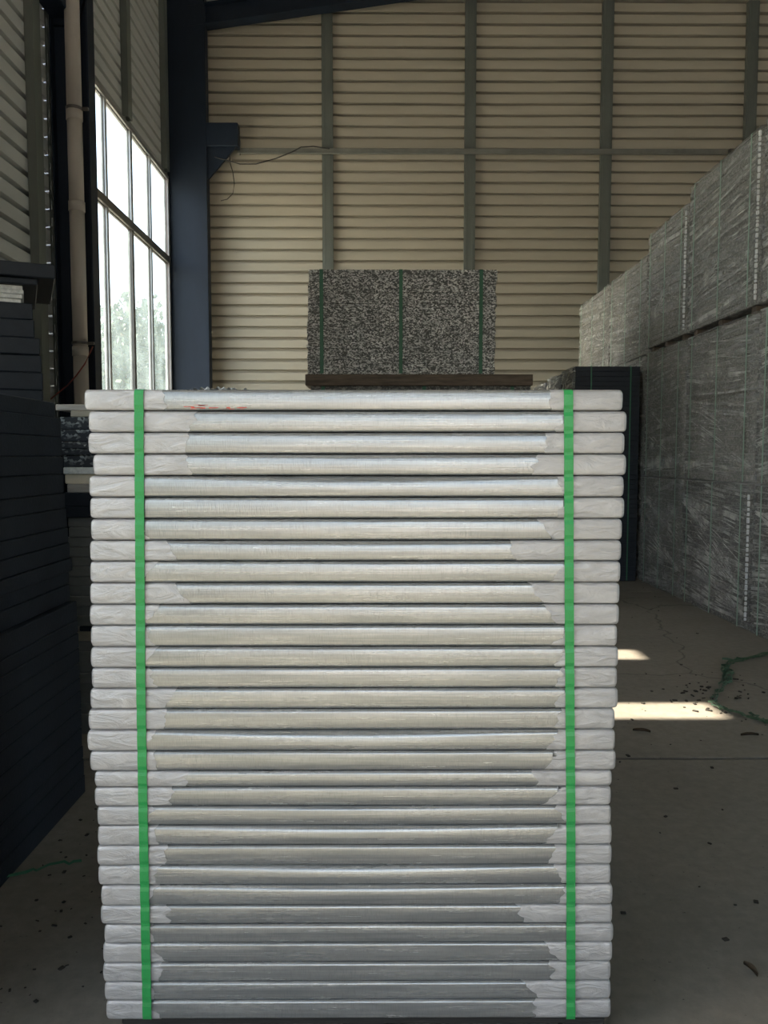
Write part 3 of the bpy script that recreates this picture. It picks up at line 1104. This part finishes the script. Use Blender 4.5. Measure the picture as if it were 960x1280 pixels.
for i, (ya, yb, xe, mt, lb) in enumerate(rows):
    z1, z0 = at(30, ya, FY).z, at(30, yb, FY).z
    if i == len(rows) - 1:
        z0 = 0.0
    xr = at(xe, (ya + yb) / 2, FY).x
    x0 = xr - 1.0
    ROT = Matrix.Translation((xr, FY, 0)) @ Matrix.Rotation(R(24), 4, 'Z')
    if mt == 'white_board':
        m = MB()
        t = thing('sheet_pack', ((x0 + xr) / 2, FY + 0.6, z0), lb, 'sheets')
        n = 4
        for q in range(n):
            MB().cbox(-1.0 + 0.02 * q, -random.uniform(0, 0.02), random.uniform(0, 0.02), 0.9, z0 + (z1 - z0) * q / n + 0.0003, z0 + (z1 - z0) * (q + 1) / n - 0.0003, 0.004, M4=ROT).build('sheet', 'white_board', t)
    else:
        o = MB().cbox(-1.05, 0, random.uniform(-0.012, 0.012), 0.9, z0 + 0.0004, z1 - 0.0004, 0.006, M4=ROT).build('black_board', mt, origin=((x0 + xr) / 2, FY + 0.6, z0))
        tag(o, lb, 'board', 'black boards of the tall left stack')

# ------------------------------------------------------------------ mixed stack between black boards and silver pile
GY = 3.9
XG1 = at(250, 700, GY).x
rows = [(505, 513, 68, 'plank_grey', 'grey board', 'grey plank on top of the mixed stack behind the black boards'),
        (513, 521, 87, 'tan_slat', 'grey board', 'short grey lath just under the top plank of mixed stack'),
        (521, 537, 74, 'speckle_near', 'foam board', 'black speckled board just under the lath in mixed stack'),
        (537, 552, 70, 'speckle_near', 'foam board', 'black speckled board with pale flecks, second in mixed stack'),
        (552, 561, 71, 'speckle_near', 'foam board', 'thin black speckled board, third in mixed stack'),
        (561, 569, 77, 'speckle_near', 'foam board', 'thin black speckled board, fourth in mixed stack'),
        (569, 584, 79, 'speckle_near', 'foam board', 'thick black speckled board above the white board in mixed stack'),
        (584, 593, 79, 'white_board', 'white board', 'white speckled board in the mixed stack behind the black boards'),
        (593, 605, 80, 'cream_board', 'cream board', 'cream board under the white one in the mixed stack'),
        (605, 616, 84, 'plank_grey', 'grey board', 'grey batten under the cream board in the mixed stack'),
        (616, 633, 78, 'black_board', 'black board', 'black board under the grey batten in the mixed stack'),
        (633, 647, 80, 'black_board', 'black board', 'second black board under the grey batten in mixed stack')]
y = 647
k = 1
while y < 770:
    rows.append((y, y + 12.3, 82 + (k % 3) * 2, 'grey_slat', 'grey board', ORD[k - 1].replace('topmost', 'first') + ' grey slat below the black boards in the mixed stack'))
    y += 12.3
    k += 1
rows.append((y, 789, 100, 'black_board', 'black board', 'short black strip for the dark gap under the grey slats of mixed stack'))  # black filler stands for the shade in a gap between boards
rows.append((789, 802, 86, 'tan_slat', 'tan board', 'tan slat below the dark gap in the mixed stack'))
y = 802
k = 1
while at(100, y, GY).z > 0.05:
    rows.append((y, y + 13, 88 + (k % 4) * 2, 'grey_slat', 'grey board', ORD[k - 1].replace('topmost', 'first') + ' grey slat below the tan slat in the mixed stack'))
    y += 13
    k += 1
for i, (ya, yb, xe, mt, nm, lb) in enumerate(rows):
    z1, z0 = at(100, ya, GY).z, at(100, yb, GY).z
    if i == len(rows) - 1:
        z0 = 0.0
    xl = at(xe, (ya + yb) / 2, GY).x
    c = 0.0035
    o = MB().cbox(xl, XG1 + random.uniform(-0.02, 0.02), GY + random.uniform(-0.012, 0.012), GY + 1.0, z0 + 0.0004, z1 - 0.0004, c).build(nm.replace(' ', '_'), mt, origin=((xl + XG1) / 2, GY + 0.5, z0))
    tag(o, lb, nm.split()[1], 'boards of the mixed stack')


# ------------------------------------------------------------------ layered bales
def layers(x0, x1, y0, y1, z0, z1, n, jit, rnd, sl=0.0):
    m = MB()
    for k in range(n):
        a, b = z0 + (z1 - z0) * k / n, z0 + (z1 - z0) * (k + 1) / n
        dx = sl * (k + 0.5) / n
        m.cbox(x0 + dx + rnd.uniform(-jit, jit), x1 + dx + rnd.uniform(-jit, jit), y0 + rnd.uniform(-jit, jit), y1 + rnd.uniform(-jit, jit), a, b, 0.004)
    return m


def band(m, x, y0, y1, z0, z1, w, t=0.002):
    """strap running round a bale in the YZ plane"""
    o = 0.013
    m.ribbon([(x, y0 - o, z0 + 0.01), (x, y0 - o, z1 - 0.01), (x, y0, z1 + 0.003), (x, y1, z1 + 0.003), (x, y1 + o, z1 - 0.01), (x, y1 + o, z0 + 0.01)], (1, 0, 0), w, t)


MY = 9.0
rm = random.Random(33)
pa, pb_ = at(384, 468, MY), at(619, 333, MY)
zpl = pa.z
MD = 1.05
ba = thing('speckled_bale', ((pa.x + pb_.x) / 2, MY + MD / 2, zpl), 'strapped bale of grey speckled boards on top of the plank platform', 'bale')
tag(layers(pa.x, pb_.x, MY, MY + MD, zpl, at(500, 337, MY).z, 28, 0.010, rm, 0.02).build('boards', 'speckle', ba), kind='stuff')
for px in (402, 501, 601):
    m = MB()
    band(m, at(px, 400, MY).x, MY, MY + MD, zpl, at(500, 337, MY).z, 0.040)
    m.build('strap', 'strap_dull', ba)
pl = at(382, 469, MY - 0.04)
pr = at(668, 482, MY - 0.04)
zlo = pr.z
o = thing('plank_platform', ((pl.x + pr.x) / 2, MY + 0.5, zlo), 'weathered brown plank platform between the two speckled bales', 'platform')
for k in range(5):
    ya = MY - 0.04 + k * 0.225
    MB().cbox(pl.x + rm.uniform(-0.01, 0.01), pr.x + rm.uniform(-0.02, 0.02), ya, ya + 0.21, zlo + 0.0005, zpl - 0.0005, 0.006).build('plank', 'plank_wood', o)
pc0 = at(388, 500, MY).x
pc1 = at(662, 500, MY).x
bb = thing('speckled_bale', ((pc0 + pc1) / 2, MY + 0.5, 0), 'dark speckled bale standing on the floor under the plank platform', 'bale')
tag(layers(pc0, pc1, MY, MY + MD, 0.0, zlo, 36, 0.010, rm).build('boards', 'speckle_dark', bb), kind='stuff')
for px in (404, 530, 640):
    m = MB()
    band(m, at(px, 500, MY).x, MY, MY + MD, 0.0, zlo - 0.006, 0.040)
    m.build('strap', 'strap_dull', bb)


# ------------------------------------------------------------------ film-wrapped blocks
def film_shell(x0, x1, y0, y1, z0, z1, seed, r=0.03, amp=0.006):
    """closed sleeve of stretch film around a block, slightly rippled"""
    m = MB()
    per = []

    def run(a, b, n):
        for k in range(n):
            per.append(a.lerp(b, k / n))
    A, B, D, E = Vector((x0, y0, 0)), Vector((x1, y0, 0)), Vector((x1, y1, 0)), Vector((x0, y1, 0))
    run(A + Vector((r, 0, 0)), B - Vector((r, 0, 0)), 6)
    per.append(B - Vector((r, 0, 0)))
    run(B + Vector((0, r, 0)), D - Vector((0, r, 0)), 6)
    per.append(D - Vector((0, r, 0)))
    run(D - Vector((r, 0, 0)), E + Vector((r, 0, 0)), 6)
    per.append(E + Vector((r, 0, 0)))
    run(E - Vector((0, r, 0)), A + Vector((0, r, 0)), 22)
    per.append(A + Vector((0, r, 0)))
    n = len(per)
    c = Vector(((x0 + x1) / 2, (y0 + y1) / 2, 0))
    nz = 30
    for j in range(nz + 1):
        z = z0 + (z1 - z0) * j / nz
        for p in per:
            d = (p - c).normalized()
            w = amp * mnoise.noise(Vector((p.x * 2 + seed, p.y * 2.2 + z * 1.2, z * 12)))
            m.v.append(Vector((p.x + d.x * w, p.y + d.y * w, z)))
    for j in range(nz):
        for k in range(n):
            m.f.append((j * n + k, j * n + (k + 1) % n, (j + 1) * n + (k + 1) % n, (j + 1) * n + k))
    m.f.append(tuple(nz * n + k for k in range(n)))
    return m


def creases(x0, y0, y1, z0, z1, rnd, n, fans):
    """ridges of stretched film on the face looking at the aisle"""
    m = MB()
    s0 = rnd.choice((-0.14, -0.10, -0.18, 0.08))

    def strand(ya, za, yb, zb, w):
        k = 18
        pts = []
        for i in range(k + 1):
            t = i / k
            yy = ya + (yb - ya) * t
            z_ = za + (zb - za) * t + 0.006 * math.sin(t * 9 + za * 7)
            if yy < y0 or yy > y1 or z_ < z0 or z_ > z1:
                continue
            pts.append(Vector((x0 - 0.013 - 0.003 * rnd.random(), yy, z_)))
        if len(pts) > 2:
            m.ribbon(pts, (0, 0.2, 1), w, 0.004)
    for k in range(n):
        za = rnd.uniform(z0, z1)
        L = rnd.uniform(0.4, 1.1) * (y1 - y0)
        ya = rnd.uniform(y0 - 0.2, y1 - L * 0.6)
        s = s0 + rnd.uniform(-0.03, 0.03)
        w_ = rnd.uniform(0.003, 0.008)
        for q in range(rnd.choice((1, 2, 3))):
            strand(ya + q * 0.02, za + q * 0.013, ya + L, za + q * 0.011 + s * L, w_)
    for k in range(7):
        za = rnd.uniform(z0, z1)
        strand(y0 - 0.1, za, y1 + 0.1, za + (s0 + rnd.uniform(-0.06, 0.06)) * (y1 - y0), rnd.uniform(0.010, 0.018))
    for (fy, fz, a0, a1, nn, L) in fans:
        for k in range(nn):
            a = a0 + (a1 - a0) * (k + rnd.uniform(-0.3, 0.3)) / nn
            l_ = L * rnd.uniform(0.6, 1.0)
            strand(fy, fz + rnd.uniform(-0.02, 0.02), fy + math.cos(a) * l_, fz + math.sin(a) * l_, rnd.uniform(0.003, 0.008))
    return m


BX = 2.92
BW = 1.2


def wrapped_block(y0, y1, z0, z1, label, seed, dx=0.0, mat='speckle_wrap', x0=BX, bw=BW, fans=(), n=34, nl=22, straps=(0.10, 0.5, 0.9), dash=None, batten=False, group='film-wrapped blocks along the right side', film=True):
    rnd = random.Random(seed)
    xa, xb = x0 + dx, x0 + dx + bw
    t = thing('wrapped_block', ((xa + xb) / 2, (y0 + y1) / 2, z0), label, 'bale', group)
    zz0 = z0
    if batten:
        for yy in (y0 + 0.08, (y0 + y1) / 2, y1 - 0.16):
            MB().cbox(xa + 0.02, xb - 0.02, yy, yy + 0.08, z0, z0 + 0.05, 0.003).build('batten', 'plank_wood', t)
        zz0 = z0 + 0.05
    tag(layers(xa, xb, y0, y1, zz0, z1 - 0.012, nl, 0.007, rnd).build('boards', mat, t), kind='stuff')
    for s in straps:
        yy = y0 + (y1 - y0) * s
        m = MB()
        o = 0.030
        m.ribbon([(xa - o, yy, zz0 + 0.005), (xa - o, yy, z1 - 0.01), (xa, yy, z1 - 0.006), (xb, yy, z1 - 0.006), (xb + o, yy, z1 - 0.012), (xb + o, yy, zz0 + 0.005)], (0, 1, 0), 0.017, 0.002)
        m.build('strap', 'strap_pale', t)
    if film:
        f = film_shell(xa - 0.019, xb + 0.019, y0 - 0.019, y1 + 0.019, zz0 + 0.004, z1, seed * 1.7).build('film', 'film', t, smooth=True)
        tag(creases(xa - 0.010, y0, y1, zz0 + 0.02, z1 - 0.03, rnd, n, fans).build('film_crease', 'crease', f, origin=Vector(t['_o'])), kind='stuff')
    if dash:  # white folds stand in for light caught along the wrapped edge
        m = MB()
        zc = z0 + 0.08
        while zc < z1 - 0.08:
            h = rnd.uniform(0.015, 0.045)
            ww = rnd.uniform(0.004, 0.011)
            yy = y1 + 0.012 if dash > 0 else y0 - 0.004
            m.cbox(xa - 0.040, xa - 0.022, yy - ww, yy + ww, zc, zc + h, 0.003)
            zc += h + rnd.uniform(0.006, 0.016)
        tag(m.build('glint_folds', 'film_white', t), 'row of white film folds standing for glints along the vertical edge', kind='stuff')
    return t


YC = [4.7, 6.22, 7.68, 8.84, 10.28, 11.82]
g = 0.03
Z1, Z2 = at(848, 598, 7.7).z, at(860, 423, 7.7).z
ZA = at(865, 236, 7.7).z
ZBk = at(862, 253, 7.68).z
ZC = at(809, 320, 8.9).z
NAMES = ['nearest the viewer', 'second column from the viewer', 'third column from the viewer', 'fourth column from the viewer', 'at the far end of the row']
FAN_UP = [((YC[1] + 0.06, 'z', 0, 0, 0, 0))]
for c in range(5):
    y0, y1 = YC[c] + g, YC[c + 1] - g
    ztops = [ZA + 0.02, ZA, ZBk, ZC, ZC]
    # bottom, middle, top
    fb = [(y0 + 0.02, 0.28, 0.02, 0.55, 12, 1.5), (y1 - 0.05, 0.95, math.pi + 0.1, math.pi + 0.5, 10, 1.3), (y0 + 0.03, 0.12, 0.0, 0.35, 9, 1.4)]
    fm = [(y0 + 0.02, Z1 + 0.12, 0.02, 0.4, 10, 1.3), (y1 - 0.04, Z1 + 0.75, math.pi + 0.12, math.pi + 0.42, 8, 1.0), (y1 - 0.03, Z1 + 0.1, math.pi - 0.25, math.pi - 0.02, 8, 0.9)]
    ft = [(y0 + 0.02, Z2 + 0.35, 0.05, 0.45, 8, 1.2), (y1 - 0.03, Z2 + 0.3, math.pi - 0.5, math.pi - 0.1, 6, 0.9)]
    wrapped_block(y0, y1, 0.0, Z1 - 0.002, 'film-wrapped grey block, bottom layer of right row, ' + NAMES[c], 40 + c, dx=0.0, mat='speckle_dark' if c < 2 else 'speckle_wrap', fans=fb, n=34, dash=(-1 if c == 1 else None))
    wrapped_block(y0, y1, Z1, Z2 - 0.002, 'film-wrapped grey block, middle layer of right row, ' + NAMES[c], 50 + c, dx=0.01 * (c % 2), fans=fm, n=26)
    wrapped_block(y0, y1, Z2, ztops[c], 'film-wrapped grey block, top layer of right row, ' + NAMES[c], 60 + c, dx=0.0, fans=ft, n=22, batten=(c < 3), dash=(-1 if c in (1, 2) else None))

# row of dark strapped blocks in front of the wrapped row
KX0, KX1 = at(718, 572, 8.8).x, at(798, 572, 8.8).x
ztk = at(750, 458, 8.8).z
for i, (y0, y1, zt_, lb) in enumerate(((8.8, 9.40, ztk, 'tall black strapped block at the front of the short row'),
                                   (9.50, 10.22, ztk - 0.01, 'tall wrapped block in the middle of the short row'),
                                   (10.34, 11.2, ztk - 0.03, 'tall wrapped block at the back of the short row'))):
    t = thing('strapped_block', ((KX0 + KX1) / 2, (y0 + y1) / 2, 0), lb, 'bale', 'dark blocks of the short row')
    tag(layers(KX0, KX1, y0, y1, 0.0, zt_, 44, 0.003, random.Random(70 + i)).build('boards', 'black_board', t), kind='stuff')
    for px in (737, 786):
        m = MB()
        band(m, at(px, 572, 8.8).x, y0, y1, 0.0, zt_, 0.014)
        m.build('strap', 'strap_dull', t)
    # film panel stretched over the left side
    f = film_shell(KX0 - 0.02, KX0 + 0.05, y0 + 0.02, y1 - 0.0, 0.02, zt_ + 0.004, 80 + i, 0.01, 0.004)
    f.build('film', 'film', t, smooth=True)
    m = creases(KX0 - 0.012, y0 + 0.03, y1, 0.1, zt_, random.Random(90 + i), 46, [(y0 + 0.05, zt_ - 0.5, 0.2, 0.9, 8, 0.6)])
    tag(m.build('film_crease', 'crease', t), kind='stuff')

# ------------------------------------------------------------------ things on the floor
m = MB()
rc_ = random.Random(5)


def wig(pxs, n=4, amp=0.012, z=0.012):
    pts = []
    base = [on_floor(x, y, 0.0) for x, y in pxs]
    for a, b in zip(base[:-1], base[1:]):
        for k in range(n):
            p = a.lerp(b, k / n)
            pts.append(Vector((p.x + rc_.uniform(-amp, amp), p.y + rc_.uniform(-amp, amp) * 2, z + abs(rc_.uniform(0, 0.012)))))
    pts.append(base[-1] + Vector((0, 0, z)))
    return pts


TG = [(975, 814), (945, 822), (918, 829), (909, 834), (906, 848), (904, 860), (898, 868), (893, 876), (893, 883), (905, 890), (925, 896), (950, 903), (975, 910)]
for k in range(3):
    o_ = rc_.uniform(-3, 3)
    m.ribbon(wig([(x + o_ + rc_.uniform(-2, 2), y + rc_.uniform(-1.5, 1.5)) for x, y in TG]), (0.3, 1, 0.5), 0.009, 0.0012)
m.ribbon(wig([(938, 893), (949, 902), (958, 907)]), (1, 0, 0.3), 0.016, 0.0012)
m.ribbon(wig([(903, 828), (930, 826), (962, 820)]), (1, 0, 0.3), 0.014, 0.0012)
for k in range(4):
    cx, cy = 907 + rc_.uniform(-3, 3), 838 + k * 5
    m.ribbon(wig([(cx + 5 * math.cos(a), cy + 4 * math.sin(a)) for a in [q * 0.8 for q in range(9)]], 2), (0.2, 0.4, 1), 0.012, 0.0012)
tag(m.build('strap_tangle', 'strap_olive', origin=on_floor(905, 860)), 'loose tangle of cut green straps on the floor beside wrapped blocks', 'strap')

pts = wig([(2, 1103), (40, 1091), (70, 1084), (102, 1077)], 4, 0.004, 0.004)
tag(MB().ribbon(pts, (0.2, 1, 0.1), 0.012, 0.0015).build('strap_offcut', 'strap_dull', origin=pts[0]), 'single cut green strap lying on the floor by black boards', 'strap')


# curled dead leaves
def leaf(px, py, L, w, ang, label):
    p = on_floor(px, py)
    m = MB()
    n = 8
    for k in range(n + 1):
        t = k / n
        ww = w * math.sin(math.pi * min(0.98, max(0.04, t))) ** 0.7
        cz = 0.004 + 0.006 * math.sin(t * 2.4)
        cx = (t - 0.5) * L
        for s, dz in ((-1, 0.010), (0, 0), (1, 0.010)):
            x = cx * math.cos(ang) - s * ww * math.sin(ang)
            y = cx * math.sin(ang) + s * ww * math.cos(ang)
            m.v.append(Vector((p.x + x, p.y + y, cz + dz)))
    for k in range(n):
        for j in range(2):
            a = k * 3 + j
            m.f.append((a, a + 1, a + 4, a + 3))
    tag(m.build('dead_leaf', 'dead_leaf', origin=p, smooth=True), label, 'leaf', 'dead leaves on the floor')


leaf(802, 916, 0.085, 0.018, -0.5, 'curled brown leaf on the floor near the sunlit strip')
leaf(937, 921, 0.085, 0.014, -0.1, 'dark brown leaf on the floor under the green tangle')
leaf(938, 1216, 0.05, 0.010, 1.9, 'small pale brown leaf on the floor in the lower right')

m = MB()
rd = random.Random(9)


def crumb(p, s):
    M4 = Matrix.Translation(p) @ Matrix.Rotation(rd.uniform(0, 3.14), 4, 'Z')
    a, b = s * rd.uniform(0.5, 1.3), s * rd.uniform(0.3, 0.8)
    m.cbox(-a, a, -b, b, 0.0, s * 0.5, s * 0.15, M4)


for k in range(150):
    y = rd.uniform(2.0, 8.5)
    x = rd.uniform(1.0, 2.85)
    crumb(Vector((x, y, 0.0)), rd.choice((0.003, 0.004, 0.006, 0.009)))
for k in range(45):
    p = on_floor(rd.gauss(885, 30), rd.gauss(868, 14))
    crumb(Vector((p.x, p.y, 0.0)), rd.choice((0.006, 0.009, 0.014)))
for k in range(120):
    crumb(Vector((rd.uniform(-1.15, -0.7), rd.uniform(1.9, 3.8), 0.0)), rd.choice((0.003, 0.005, 0.008)))
for (px, py) in ((790, 900), (785, 945), (775, 953), (890, 960), (862, 855), (858, 857), (884, 853), (779, 1142), (907, 1175), (945, 1128), (887, 1055), (935, 868), (925, 865)):
    p = on_floor(px, py)
    crumb(Vector((p.x, p.y, 0.0)), 0.010)
tag(m.build('floor_crumbs', 'debris'), 'dark crumbs and grit scattered over the concrete floor', 'debris', kind='stuff')

for o in bpy.data.objects:
    if '_o' in o:
        del o['_o']
